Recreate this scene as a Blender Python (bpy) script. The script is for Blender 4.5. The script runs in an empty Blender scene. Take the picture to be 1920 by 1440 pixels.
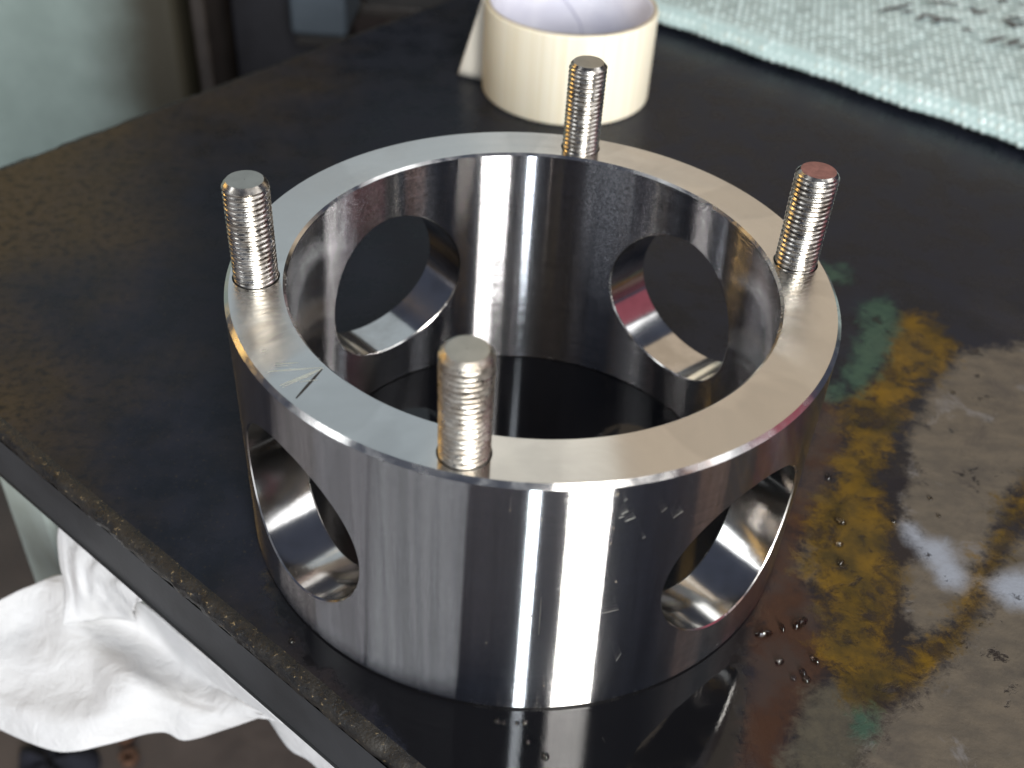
import bpy, bmesh, math, random
import numpy as np
from mathutils import Vector, Matrix
random.seed(7); rng = np.random.default_rng(7)
PI = math.pi
scene = bpy.context.scene
C = scene.collection

# ------------------------------------------------------------------ camera
CAM = np.array([0.0, -0.36484821, 0.3644413])
CR = np.array([0.99712583, 0.05755037, 0.04927512])
CU = np.array([-0.07467246, 0.63654892, 0.76761285])
CF = np.array([-0.01281037, 0.7690861, -0.6390168])
FPX = 2068.688
cd = bpy.data.cameras.new('camera'); cam = bpy.data.objects.new('camera', cd); C.objects.link(cam)
cam.matrix_world = Matrix(((CR[0], CU[0], -CF[0], CAM[0]), (CR[1], CU[1], -CF[1], CAM[1]), (CR[2], CU[2], -CF[2], CAM[2]), (0, 0, 0, 1)))
cd.sensor_width = 36; cd.lens = FPX / 1920 * 36; cd.clip_start = 0.01; cd.clip_end = 50
cd.dof.use_dof = True; cd.dof.focus_distance = 0.43; cd.dof.aperture_fstop = 8.5
scene.camera = cam

# ------------------------------------------------------------------ light
world = bpy.data.worlds.new('World'); scene.world = world; world.use_nodes = True
bg = world.node_tree.nodes['Background']; bg.inputs[0].default_value = (0.58, 0.68, 1.0, 1); bg.inputs[1].default_value = 0.095

def area(name, az, el, dist, w, h, radiance, col, upright=False):
    ld = bpy.data.lights.new(name, 'AREA'); ld.shape = 'RECTANGLE'; ld.size = w; ld.size_y = h
    ld.energy = radiance * PI * w * h; ld.color = col
    o = bpy.data.objects.new(name, ld); C.objects.link(o)
    a, e = math.radians(az), math.radians(el)
    p = Vector((math.cos(a) * math.cos(e), math.sin(a) * math.cos(e), math.sin(e))) * dist
    o.location = p + Vector((0, 0, 0.06))
    if upright: p = Vector((p.x, p.y, 0))
    o.rotation_euler = (-p).to_track_quat('-Z', 'Y').to_euler()
    return o
# tall window and doorway of the workshop stand upright behind the camera, roof lights lie beyond the table
area('window_light', -67.5, 25, 2.6, 0.54, 2.1, 34, (1.0, 0.98, 0.95), True)
area('doorway_light', -84.6, 22, 3.0, 0.17, 2.0, 36, (0.85, 0.93, 1.0), True)
area('added_floor_glow', -121, -27, 1.7, 0.85, 1.3, 1.15, (0.90, 0.94, 1.0), True)  # three added low panels, standing in for the lit floor mirrored in the wall
area('added_floor_glow', -148, -27, 1.7, 0.55, 1.3, 0.85, (0.92, 0.93, 1.0), True)
area('added_floor_glow', -168, -27, 1.7, 0.50, 1.3, 0.55, (1.0, 0.93, 0.92), True)
area('skylight_cool', 112, 38, 2.6, 2.0, 2.2, 0.46, (0.84, 0.96, 1.0))
area('skylight_warm', 66, 38, 2.6, 2.0, 2.2, 0.56, (1.0, 0.80, 0.55))
area('ceiling_tube_right', -8, 41, 2.4, 1.1, 1.0, 2.4, (0.95, 0.97, 1.0))
area('ceiling_tube_left', -160, 40, 2.4, 0.5, 1.0, 3.4, (0.93, 0.97, 1.0))
area('sodium_lamp', 157, 22, 2.4, 0.45, 0.9, 7, (1.0, 0.62, 0.18), True)
area('added_warm_panel', -27, 22, 2.5, 0.42, 1.6, 0.45, (1.0, 0.58, 0.40), True)  # added dim panel for the reddish-brown reflection, not a known lamp
area('added_red_panel', 2, 14, 2.5, 1.1, 1.2, 0.27, (1.0, 0.10, 0.11), True)  # added dim panel standing in for an unseen red thing mirrored in the ring

scene.view_settings.view_transform = 'Standard'; scene.view_settings.look = 'None'
scene.view_settings.exposure = 0; scene.view_settings.gamma = 1
try: scene.cycles.use_denoising = True
except Exception: pass

# ------------------------------------------------------------------ helpers
def ray(px, py):
    return CF + CR * (px - 960) / FPX - CU * (py - 720) / FPX
def pix(px, py, z=0.0):                     # point of the photograph on the level z
    d = ray(px, py); t = (z - CAM[2]) / d[2]
    return CAM + t * d
def pix_plane(px, py, p0, n):               # point of the photograph on a plane
    d = ray(px, py); p0 = np.array(p0); n = np.array(n)
    return CAM + d * (((p0 - CAM) @ n) / (d @ n))

def link(name, me, mats=(), parent=None):
    o = bpy.data.objects.new(name, me); C.objects.link(o)
    for m in (mats if isinstance(mats, (list, tuple)) else [mats]): me.materials.append(m)
    if parent is not None: o.parent = parent
    return o
def empty(name, loc=(0, 0, 0)):
    o = bpy.data.objects.new(name, None); o.empty_display_size = 0.02; C.objects.link(o); o.location = loc; return o
def tag(o, label=None, cat=None, group=None, kind=None):
    if label: o['label'] = label
    if cat: o['category'] = cat
    if group: o['group'] = group
    if kind: o['kind'] = kind
    return o

class MB:
    def __init__(s): s.v = []; s.f = []; s.m = []; s.n = []
    def grid(s, P, N=None, mat=0, closed=False, flip=False):   # P[i][j] points, optional normals
        P = np.asarray(P, float); a, b = P.shape[:2]; o = len(s.v)
        s.v += [tuple(p) for p in P.reshape(-1, 3)]
        if N is None: s.n += [(0, 0, 0)] * (a * b)
        else: s.n += [tuple(p) for p in np.broadcast_to(np.asarray(N, float), P.shape).reshape(-1, 3)]
        for i in range(a - 1):
            for j in range(b if closed else b - 1):
                j2 = (j + 1) % b
                q = (o + i * b + j, o + i * b + j2, o + (i + 1) * b + j2, o + (i + 1) * b + j)
                s.f.append(q[::-1] if flip else q); s.m.append(mat)
    def ngon(s, P, mat=0, n=None):
        o = len(s.v); s.v += [tuple(p) for p in P]; s.n += [n or (0, 0, 0)] * len(P)
        s.f.append(tuple(range(o, o + len(P)))); s.m.append(mat)
    def box(s, lo, hi, mat=0):
        x0, y0, z0 = lo; x1, y1, z1 = hi; o = len(s.v)
        s.v += [(x0, y0, z0), (x1, y0, z0), (x1, y1, z0), (x0, y1, z0), (x0, y0, z1), (x1, y0, z1), (x1, y1, z1), (x0, y1, z1)]
        s.n += [(0, 0, 0)] * 8
        for q in ((0, 3, 2, 1), (4, 5, 6, 7), (0, 1, 5, 4), (1, 2, 6, 5), (2, 3, 7, 6), (3, 0, 4, 7)):
            s.f.append(tuple(o + k for k in q)); s.m.append(mat)
    def mesh(s, name, smooth=True, normals=False):
        me = bpy.data.meshes.new(name); me.from_pydata(s.v, [], s.f); me.update()
        me.polygons.foreach_set('material_index', s.m)
        me.polygons.foreach_set('use_smooth', [smooth] * len(s.f))
        if normals: me.normals_split_custom_set_from_vertices(s.n)
        return me
    def build(s, name, mats, parent=None, smooth=True, normals=False):
        return link(name, s.mesh(name, smooth, normals), mats, parent)

def bevel(o, w, seg=2):
    m = o.modifiers.new('bevel', 'BEVEL'); m.width = w; m.segments = seg; m.limit_method = 'ANGLE'
    return o

# ------------------------------------------------------------------ materials
class NT:
    def __init__(s, name):
        s.mat = bpy.data.materials.new(name); s.mat.use_nodes = True; s.t = s.mat.node_tree
        s.b = s.t.nodes['Principled BSDF']; s.tc = s.t.nodes.new('ShaderNodeTexCoord')
    def node(s, kind, **kw):
        n = s.t.nodes.new('ShaderNode' + kind)
        for k, v in kw.items():
            if k[0] == 'i' and k[1:].isdigit(): s.put(n.inputs[int(k[1:])], v)
            elif hasattr(n, k): setattr(n, k, v)
            else: s.put(n.inputs[k], v)
        return n
    def put(s, sock, v):
        if isinstance(v, bpy.types.NodeSocket): s.t.links.new(v, sock)
        else:
            if isinstance(v, tuple) and len(v) == 3 and sock.type == 'RGBA': v = (*v, 1)
            sock.default_value = v
    def noise(s, scale, detail=4, rough=0.55, vec=None, out=0, dist=0.0):
        n = s.node('TexNoise', Scale=scale, Detail=detail, Roughness=rough, Distortion=dist, Vector=vec if vec is not None else s.tc.outputs['Object'])
        return n.outputs[out]
    def math(s, op, a, b=0.0, c=0.0, clamp=False):
        n = s.t.nodes.new('ShaderNodeMath'); n.operation = op; n.use_clamp = clamp
        s.put(n.inputs[0], a); s.put(n.inputs[1], b)
        if op in ('MULTIPLY_ADD',): s.put(n.inputs[2], c)
        return n.outputs[0]
    def ramp(s, v, lo, hi, a=0.0, b=1.0):
        n = s.node('MapRange'); n.interpolation_type = 'SMOOTHSTEP'; s.put(n.inputs[0], v)
        for i, x in ((1, lo), (2, hi), (3, a), (4, b)): s.put(n.inputs[i], x)
        return n.outputs[0]
    def mix(s, f, a, b, mode='MIX'):
        n = s.t.nodes.new('ShaderNodeMix'); n.data_type = 'RGBA'; n.blend_type = mode
        s.put(n.inputs['Factor'], f); s.put(n.inputs[6], a); s.put(n.inputs[7], b); return n.outputs[2]
    def mixf(s, f, a, b):
        n = s.t.nodes.new('ShaderNodeMix'); s.put(n.inputs[0], f); s.put(n.inputs[2], a); s.put(n.inputs[3], b); return n.outputs[0]
    def attr(s, name):
        n = s.t.nodes.new('ShaderNodeAttribute'); n.attribute_name = name; return n.outputs['Fac']
    def bump(s, h, strength, dist=0.001, prev=None):
        n = s.node('Bump', Strength=strength, Distance=dist, Height=h)
        if prev is not None: s.put(n.inputs['Normal'], prev)
        return n.outputs[0]
    def scaled(s, sc, src='Object'):
        n = s.node('Mapping', Vector=s.tc.outputs[src]); n.inputs['Scale'].default_value = sc; return n.outputs[0]
    def set(s, **kw):
        for k, v in kw.items(): s.put(s.b.inputs[k.replace('_', ' ')], v)
        return s.mat

def turned_steel(name, rough, base, axis, tilt, bands, mottle=0.0, smear=0.0):
    # lathe-turned metal: fine grooves run round the axis, so every facet leans up or down (wall) or in or out (face)
    n = NT(name)
    sp = n.node('SeparateXYZ', i0=n.tc.outputs['Object']); geo = n.node('NewGeometry')
    r = n.math('SQRT', n.math('ADD', n.math('MULTIPLY', sp.outputs[0], sp.outputs[0]), n.math('MULTIPLY', sp.outputs[1], sp.outputs[1])))
    c = sp.outputs[2] if axis == 'z' else r
    wn = n.node('TexWhiteNoise'); wn.noise_dimensions = '1D'; n.put(wn.inputs['W'], n.math('MULTIPLY', c, 9000.0))
    film = n.noise(28, 4, 0.6, dist=0.6)
    cb = n.node('CombineXYZ', i0=n.math('MULTIPLY', c, 1500.0), i1=n.math('MULTIPLY', sp.outputs[0], 5.0), i2=n.math('MULTIPLY', sp.outputs[1], 5.0))
    g = n.noise(1.0, 3, 0.7, cb.outputs[0])
    t = n.math('ADD', n.math('MULTIPLY', n.math('SUBTRACT', wn.outputs['Value'], 0.5), 2 * tilt), n.math('MULTIPLY', n.math('SUBTRACT', g, 0.5), bands * 1.8))
    if axis == 'z': d = n.node('CombineXYZ', i2=t).outputs[0]
    else: d = n.node('CombineXYZ', i0=n.math('DIVIDE', n.math('MULTIPLY', t, sp.outputs[0]), r), i1=n.math('DIVIDE', n.math('MULTIPLY', t, sp.outputs[1]), r)).outputs[0]
    add = n.node('VectorMath', operation='ADD', i0=geo.outputs['Normal'], i1=d)
    nrm = n.node('VectorMath', operation='NORMALIZE', i0=add.outputs[0]).outputs[0]
    spots = n.noise(900, 3, 0.7)
    col = n.mix(n.ramp(film, 0.35, 0.75, 0.0, 0.35 + smear), (*base,), tuple(c_ * 0.80 for c_ in base))
    if axis == 'r':                                     # radial highlight sectors painted into the face colour
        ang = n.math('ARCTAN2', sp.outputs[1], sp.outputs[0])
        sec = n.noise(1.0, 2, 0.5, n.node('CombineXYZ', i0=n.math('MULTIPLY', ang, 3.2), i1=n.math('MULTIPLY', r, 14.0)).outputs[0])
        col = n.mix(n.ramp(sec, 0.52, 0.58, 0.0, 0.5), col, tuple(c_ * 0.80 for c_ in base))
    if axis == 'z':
        refl_streaks = n.noise(1.0, 3, 0.6, n.scaled((150, 150, 3.0)))
        col = n.mix(n.ramp(refl_streaks, 0.38, 0.66, 0.0, 0.55), col, tuple(c_ * 0.62 for c_ in base))  # soft vertical reflection streaks painted into the wall colour
    if mottle: col = n.mix(n.ramp(spots, 0.42, 0.60, 0.0, mottle), col, tuple(c_ * 0.40 for c_ in base))
    rg = n.math('ADD', rough, n.math('MULTIPLY', n.math('SUBTRACT', film, 0.5), 0.06 + smear * 0.3))
    tg = n.node('Tangent'); tg.direction_type = 'RADIAL'; tg.axis = 'Z'
    return n.set(Base_Color=col, Metallic=1.0, Roughness=rg, Anisotropic=1.0, Anisotropic_Rotation=0.25, Tangent=tg.outputs[0], Normal=nrm)

def plain(name, col, rough=0.5, metallic=0.0, var=0.25, nscale=30, bump=0.0, bscale=200, **kw):
    n = NT(name); f = n.noise(nscale, 5, 0.6)
    c = n.mix(n.ramp(f, 0.3, 0.7), tuple(x * (1 - var) for x in col), tuple(min(1, x * (1 + var)) for x in col))
    if bump: n.set(Normal=n.bump(n.noise(bscale, 4, 0.6), bump, 0.001))
    return n.set(Base_Color=c, Roughness=rough, Metallic=metallic, **kw)

STEEL = (0.66, 0.645, 0.63)
M = {}
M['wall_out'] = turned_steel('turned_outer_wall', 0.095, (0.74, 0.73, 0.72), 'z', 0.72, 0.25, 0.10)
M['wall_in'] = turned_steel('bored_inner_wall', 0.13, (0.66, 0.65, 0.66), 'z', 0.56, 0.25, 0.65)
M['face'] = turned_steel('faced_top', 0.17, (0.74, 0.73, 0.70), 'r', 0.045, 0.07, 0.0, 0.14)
n = NT('chamfer_steel'); M['chamfer'] = n.set(Base_Color=(0.72, 0.70, 0.67), Metallic=1.0, Roughness=n.ramp(n.noise(120, 4), 0.3, 0.7, 0.12, 0.3))
n = NT('bored_port_steel'); gz = n.noise(1.0, 3, 0.6, n.scaled((180, 180, 180)))
M['bore'] = n.set(Base_Color=n.mix(n.ramp(n.noise(45, 4), 0.35, 0.7), (0.70, 0.685, 0.66), (0.55, 0.53, 0.50)), Metallic=1.0, Roughness=0.13, Normal=n.bump(gz, 0.03, 0.001))
n = NT('stud_steel')
sp = n.noise(900, 3, 0.6)
M['stud'] = n.set(Base_Color=n.mix(n.ramp(n.noise(160, 4), 0.35, 0.7), (0.62, 0.59, 0.54), (0.36, 0.32, 0.27)), Metallic=1.0,
                  Roughness=n.ramp(n.noise(260, 3), 0.3, 0.7, 0.18, 0.34), Normal=n.bump(sp, 0.12, 0.0004))
n = NT('galled_stud_steel')
M['stud_worn'] = n.set(Base_Color=n.mix(n.ramp(n.noise(240, 4), 0.35, 0.7), (0.60, 0.56, 0.49), (0.36, 0.31, 0.25)), Metallic=1.0,
                  Roughness=n.ramp(n.noise(500, 3), 0.3, 0.7, 0.22, 0.45), Normal=n.bump(n.noise(1100, 4, 0.7), 0.3, 0.0006))
M['stud_end'] = plain('sawn_stud_end', (0.44, 0.42, 0.37), 0.28, 1.0, 0.08, 120, 0.03, 900)
M['stud_end_red'] = plain('dull_red_stud_end', (0.30, 0.14, 0.13), 0.3, 0.6, 0.2, 300)  # dull red base colour for one stud end
M['dark_gap'] = plain('near_black', (0.02, 0.018, 0.016), 0.3)  # near-black base colour, for the stud clearance holes and the box bracket
M['scratch_bright'] = plain('bright_scratch', (0.85, 0.80, 0.70), 0.35, 1.0)
M['scratch_dark'] = plain('scribed_line', (0.05, 0.045, 0.04), 0.5, 0.6)

# ------------------------------------------------------------------ table: edges found from the photograph
NEAR_D = np.array([0.803, -0.596]); NEAR_D /= np.linalg.norm(NEAR_D)     # direction of the near edge
FAR_D = np.array([-NEAR_D[1], NEAR_D[0]])                                 # perpendicular, away from the camera
CORNER = np.array([-0.4640, 0.1698])
k = np.linalg.solve(np.array([NEAR_D, -FAR_D]).T, np.array([-0.3508, 0.2568]) - np.array([-0.2473, 0.009]))
CORNER = np.array([-0.2473, 0.009]) + NEAR_D * k[0]
def T(u, v, z=0.0): p = CORNER + NEAR_D * u + FAR_D * v; return (p[0], p[1], z)
def uv_of(P): q = np.asarray(P)[..., :2] - CORNER; return q @ NEAR_D, q @ FAR_D
LU, LV, TH = 1.15, 1.25, 0.042

def sdf(poly, X, Y):                       # signed distance to a polygon, negative inside
    poly = np.array(poly); d = np.full(X.shape, 1e9); inside = np.zeros(X.shape, bool)
    for a, b in zip(poly, np.roll(poly, -1, 0)):
        e = b - a; wx, wy = X - a[0], Y - a[1]
        t = np.clip((wx * e[0] + wy * e[1]) / (e @ e + 1e-12), 0, 1)
        d = np.minimum(d, np.hypot(wx - t * e[0], wy - t * e[1]))
        c = ((a[1] > Y) != (b[1] > Y)) & (X < (b[0] - a[0]) * (Y - a[1]) / (b[1] - a[1] + 1e-12) + a[0])
        inside ^= c
    return np.where(inside, -d, d)
patch = {
 'yellow': [[(1690, 590), (1730, 592), (1765, 620), (1790, 648), (1770, 690), (1735, 710), (1705, 735), (1690, 770), (1680, 810), (1655, 850), (1640, 885), (1655, 930), (1662, 970), (1668, 1060), (1690, 1110), (1665, 1150), (1635, 1190), (1660, 1230), (1690, 1250), (1730, 1215), (1760, 1200), (1790, 1180), (1815, 1110), (1850, 1040), (1880, 960), (1960, 860), (1960, 900), (1895, 990), (1870, 1060), (1848, 1110), (1815, 1170), (1770, 1225), (1720, 1270), (1640, 1325), (1600, 1310), (1570, 1260), (1545, 1215), (1555, 1140), (1515, 1080), (1508, 1020), (1530, 960), (1565, 890), (1590, 830), (1572, 790), (1590, 745), (1645, 700), (1662, 640)]],
 'green': [[(1622, 565), (1660, 555), (1685, 590), (1668, 640), (1655, 690), (1620, 730), (1560, 752), (1548, 735), (1580, 710), (1600, 680), (1612, 620)], [(1600, 1355), (1640, 1330), (1650, 1370), (1620, 1390)], [(1545, 500), (1585, 500), (1580, 525), (1550, 530)]],
 'beige': [[(1800, 660), (2000, 640), (2000, 830), (1890, 930), (1860, 1030), (1825, 1100), (1790, 1170), (1720, 1195), (1690, 1160), (1695, 1080), (1730, 1040), (1700, 985), (1690, 920), (1715, 880), (1700, 830), (1730, 770), (1770, 700)],
           [(2000, 940), (1895, 1030), (1862, 1095), (1805, 1195), (1720, 1295), (1650, 1345), (1590, 1500), (2000, 1560)], [(1505, 1020), (1545, 1010), (1540, 1090), (1515, 1090)]],
 'olive': [[(1562, 1275), (1520, 1290), (1490, 1370), (1460, 1500), (1600, 1500), (1645, 1350), (1605, 1310)]],
 'brown': [[(1545, 730), (1585, 790), (1585, 850), (1555, 900), (1520, 970), (1500, 1040), (1515, 1100), (1545, 1150), (1545, 1220), (1555, 1270), (1515, 1300), (1480, 1400), (1455, 1500), (1370, 1500), (1405, 1300), (1405, 1200), (1430, 1100), (1500, 880)]],
 'white': [[(1695, 985), (1715, 985), (1740, 1012), (1772, 1012), (1812, 1085), (1800, 1105), (1770, 1100), (1745, 1060), (1718, 1030), (1700, 1012)], [(1855, 1095), (1880, 1078), (1990, 1060), (1990, 1150), (1890, 1135), (1862, 1112)]],
 'oil': [[(500, 1090), (560, 1215), (700, 1330), (820, 1500), (1390, 1500), (1405, 1300), (1400, 1230), (1440, 1080), (1500, 850), (1380, 690), (1000, 650), (620, 670), (500, 760)]],
}
us = np.concatenate([np.linspace(0.0065, 0.85, 240), np.linspace(0.86, LU, 16)])
vs = np.concatenate([np.linspace(0.0065, 0.75, 210), np.linspace(0.76, LV - 0.004, 24)])
U, V = np.meshgrid(us, vs, indexing='ij')
PX = CORNER[0] + NEAR_D[0] * U + FAR_D[0] * V; PY = CORNER[1] + NEAR_D[1] * U + FAR_D[1] * V

table = empty('work_table', T(0.5, 0.5, 0))
tag(table, 'dark steel workbench with rusty worn edge and flaking mustard paint', 'workbench')
def on_table(o): o.parent = table; o.matrix_parent_inverse = Matrix.Translation(-Vector(T(0.5, 0.5, 0))); return o

n = NT('steel_plate')
pos = n.node('SeparateXYZ', i0=n.tc.outputs['Object'])
n1 = n.noise(38, 5, 0.62); n2 = n.noise(9, 5, 0.6); n3 = n.noise(170, 4, 0.65); n4 = n.noise(620, 3, 0.6)
wob = n.math('MULTIPLY', n.math('SUBTRACT', n.noise(70, 6, 0.68, dist=0.4), 0.5), 0.030)
wob2 = n.math('MULTIPLY', n.math('SUBTRACT', n.noise(240, 5, 0.7, dist=0.3), 0.5), 0.012)
W = n.math('ADD', wob, wob2)
def mask(name, soft=0.0055, bias=0.0, amp=1.0):
    return n.ramp(n.math('ADD', n.attr(name), n.math('MULTIPLY_ADD', W, amp, bias)), -soft, soft, 1.0, 0.0)
scale_c = n.mix(n.ramp(n1, 0.3, 0.7), (0.006, 0.008, 0.013), (0.014, 0.016, 0.025))
rustc = n.mix(n.ramp(n3, 0.3, 0.7), (0.100, 0.066, 0.026), (0.024, 0.019, 0.011))
rustm = n.math('MULTIPLY', n.ramp(n.math('ADD', n.attr('rust'), n.math('MULTIPLY', n.math('SUBTRACT', n2, 0.5), 0.9)), 0.25, 0.95), n.ramp(n3, 0.25, 0.55, 0.35, 1.0))
col = n.mix(rustm, scale_c, rustc)
speck = n.ramp(n4, 0.62, 0.72)
col = n.mix(n.math('MULTIPLY', speck, 0.5), col, (0.07, 0.055, 0.03))
brownish = n.math('MULTIPLY', n.ramp(n.attr('right'), 0.0, 0.16), n.ramp(n2, 0.35, 0.65, 0.05, 0.7))
col = n.mix(brownish, col, (0.018, 0.012, 0.010))
mb = mask('brown'); col = n.mix(mb, col, n.mix(n.ramp(n1, 0.35, 0.65), (0.046, 0.022, 0.014), (0.024, 0.014, 0.014)))
mo = mask('olive'); col = n.mix(mo, col, n.mix(n.ramp(n3, 0.3, 0.7), (0.075, 0.066, 0.048), (0.055, 0.050, 0.040)))
streak = n.noise(1.0, 4, 0.6, n.scaled((70, 120, 70)))
me_ = mask('beige'); col = n.mix(me_, col, n.mix(n.ramp(streak, 0.25, 0.75), (0.128, 0.106, 0.080), (0.086, 0.074, 0.060)))
col = n.mix(n.math('MULTIPLY', me_, n.ramp(n.noise(24, 6, 0.7, dist=0.4), 0.50, 0.74, 0.0, 0.75)), col, (0.050, 0.044, 0.042))
col = n.mix(n.math('MULTIPLY', me_, n.ramp(n.noise(31, 5, 0.65, dist=0.9), 0.60, 0.70, 0.0, 0.5)), col, (0.20, 0.19, 0.19))
my = n.math('MULTIPLY', mask('yellow', 0.0075, 0.0, 1.5), n.ramp(n.noise(60, 6, 0.7, dist=0.5), 0.28, 0.44)); col = n.mix(my, col, n.mix(n.ramp(n1, 0.3, 0.7), (0.150, 0.084, 0.008), (0.040, 0.028, 0.008)))
mg = mask('green'); col = n.mix(mg, col, n.mix(n.ramp(n3, 0.3, 0.7), (0.042, 0.080, 0.054), (0.030, 0.060, 0.045)))
mw = mask('white', amp=0.35); col = n.mix(mw, col, (0.27, 0.29, 0.33))
paint = n.math('MAXIMUM', n.math('MAXIMUM', me_, my), n.math('MAXIMUM', mg, mw))
chips = n.math('MULTIPLY', n.ramp(n.noise(48, 7, 0.70, dist=0.3), n.mixf(my, 0.60, 0.50), n.mixf(my, 0.66, 0.64)), n.math('MULTIPLY', paint, 0.9))
col = n.mix(chips, col, (0.018, 0.014, 0.014))
oil = mask('oil', 0.004, 0.0, 0.9)
col = n.mix(n.math('MULTIPLY', oil, n.math('SUBTRACT', 1.0, n.math('MULTIPLY', mb, 0.8))), col, (0.006, 0.006, 0.007))
film_ = n.math('MULTIPLY', n.ramp(n.attr('right'), -0.06, 0.10), n.ramp(n.noise(17, 5, 0.6, dist=0.5), 0.42, 0.60))
wet = n.math('MAXIMUM', n.math('MAXIMUM', oil, n.math('MULTIPLY', film_, 0.35)), n.math('MULTIPLY', mb, n.ramp(n1, 0.4, 0.6)))
dry = n.mixf(paint, n.ramp(n1, 0.3, 0.7, 0.20, 0.40), n.ramp(n2, 0.4, 0.6, 0.14, 0.45))
rg = n.mixf(rustm, dry, 0.5); rg = n.mixf(wet, rg, n.ramp(n1, 0.35, 0.65, 0.03, 0.07))
h = n.math('ADD', n.math('MULTIPLY', n.math('SUBTRACT', paint, chips), 0.6), n.math('MULTIPLY', n3, 0.35))
hb = n.math('MULTIPLY', h, n.math('SUBTRACT', 1.0, n.math('MULTIPLY', oil, 0.93)))
M['plate'] = n.set(Base_Color=col, Roughness=rg, Normal=n.bump(n4, n.mixf(wet, 0.25, 0.01), 0.0006, n.bump(hb, 0.55, 0.0010)), Specular_IOR_Level=n.mixf(wet, 0.16, 0.5))

me = MB(); me.grid(np.stack([PX, PY, np.zeros_like(PX)], -1))
tm = me.mesh('tabletop')
for nm, polys in patch.items():
    d = np.full(PX.shape, 1e9)
    for poly in polys: d = np.minimum(d, sdf([pix(x, y)[:2] for x, y in poly], PX, PY))
    a = tm.attributes.new(nm, 'FLOAT', 'POINT'); a.data.foreach_set('value', d.ravel().astype(np.float32))
rust = 1.25 * np.exp(-(U + 0.45 * V) / 0.19) * 1.0 + 0.30 * np.exp(-V / 0.05) * (U < 0.75)
a = tm.attributes.new('rust', 'FLOAT', 'POINT'); a.data.foreach_set('value', rust.ravel().astype(np.float32))
uq, vq = uv_of(pix(1560, 500)); a = tm.attributes.new('right', 'FLOAT', 'POINT')
a.data.foreach_set('value', (U - 0.50 + (0.34 - V) * 0.45).ravel().astype(np.float32))
on_table(link('tabletop', tm, M['plate']))

# worn rusty edges and the flat side faces
n = NT('rusty_edge')
e1 = n.noise(90, 5, 0.65); e2 = n.noise(420, 4, 0.7)
M['edge'] = n.set(Base_Color=n.mix(n.ramp(e2, 0.62, 0.70), n.mix(n.ramp(e1, 0.42, 0.68), (0.008, 0.008, 0.008), (0.019, 0.016, 0.012)), (0.42, 0.32, 0.18)),
                  Roughness=n.ramp(e1, 0.3, 0.7, 0.2, 0.6), Metallic=n.ramp(e2, 0.62, 0.70, 0.0, 0.8), Normal=n.bump(e2, 0.7, 0.0015))
M['side'] = plain('painted_side', (0.027, 0.029, 0.032), 0.45, 0.0, 0.2, 25, 0.1, 300)
def edge(origin, direction, outward, length, name):
    N = 420; s = np.linspace(0, length, N)
    prof = [(-0.0065, 0.0), (-0.0045, 0.0), (-0.0025, -0.0004), (-0.0010, -0.0014), (-0.0002, -0.0028), (0.0, -0.0045), (-0.0003, -0.0075), (-0.0016, -0.0085), (-0.0016, -0.0098)]
    jit = np.convolve(rng.normal(0, 1, N + 8), np.ones(3) / 3, 'same')[4:-4]
    chip = np.maximum(0, np.convolve(rng.normal(0, 1, N + 30), np.ones(7) / 2.6, 'same')[15:-15] - 0.9)
    P = np.zeros((len(prof), N, 3))
    for i, (o, z) in enumerate(prof):
        amp = 1.0 if 2 <= i <= 6 else 0.0
        off = o - amp * (0.0010 * chip + 0.00030 * jit + 0.00025 * rng.normal(0, 1, N)); zz = z - amp * 0.0007 * chip
        P[i, :, 0] = origin[0] + direction[0] * s + outward[0] * off; P[i, :, 1] = origin[1] + direction[1] * s + outward[1] * off; P[i, :, 2] = zz
    m = MB(); m.grid(P, flip=True); on_table(m.build(name, M['edge']))
    m = MB(); lo, hi = -TH, -0.0098
    o3 = np.array([*origin, 0]); d3 = np.array([*direction, 0]); n3_ = np.array([*outward, 0])
    ring_ = [(-0.001, hi), (-0.001, lo + 0.002), (-0.003, lo), (-0.03, lo)]
    G = np.array([[o3 + d3 * t + n3_ * a_ + np.array([0, 0, z]) for t in (0, length * .5, length)] for a_, z in ring_])
    m.grid(G, flip=True); on_table(m.build('side_face', M['side'], smooth=False))
edge(CORNER, NEAR_D, -FAR_D, LU, 'worn_edge')
edge(CORNER, FAR_D, -NEAR_D, LV, 'worn_edge')
m = MB(); m.ngon([T(0.0, 0.0, -TH + 0.001), T(0.0, LV, -TH + 0.001), T(LU, LV, -TH + 0.001), T(LU, 0.0, -TH + 0.001)]); on_table(m.build('underside', M['side']))
# one leg in pale green-grey paint shows under the edge
n = NT('pale_green_paint'); f = n.noise(20, 5, 0.6)
M['pale'] = n.set(Base_Color=n.mix(n.ramp(f, 0.3, 0.75), (0.36, 0.41, 0.38), (0.27, 0.30, 0.26)), Roughness=0.45)

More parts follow.
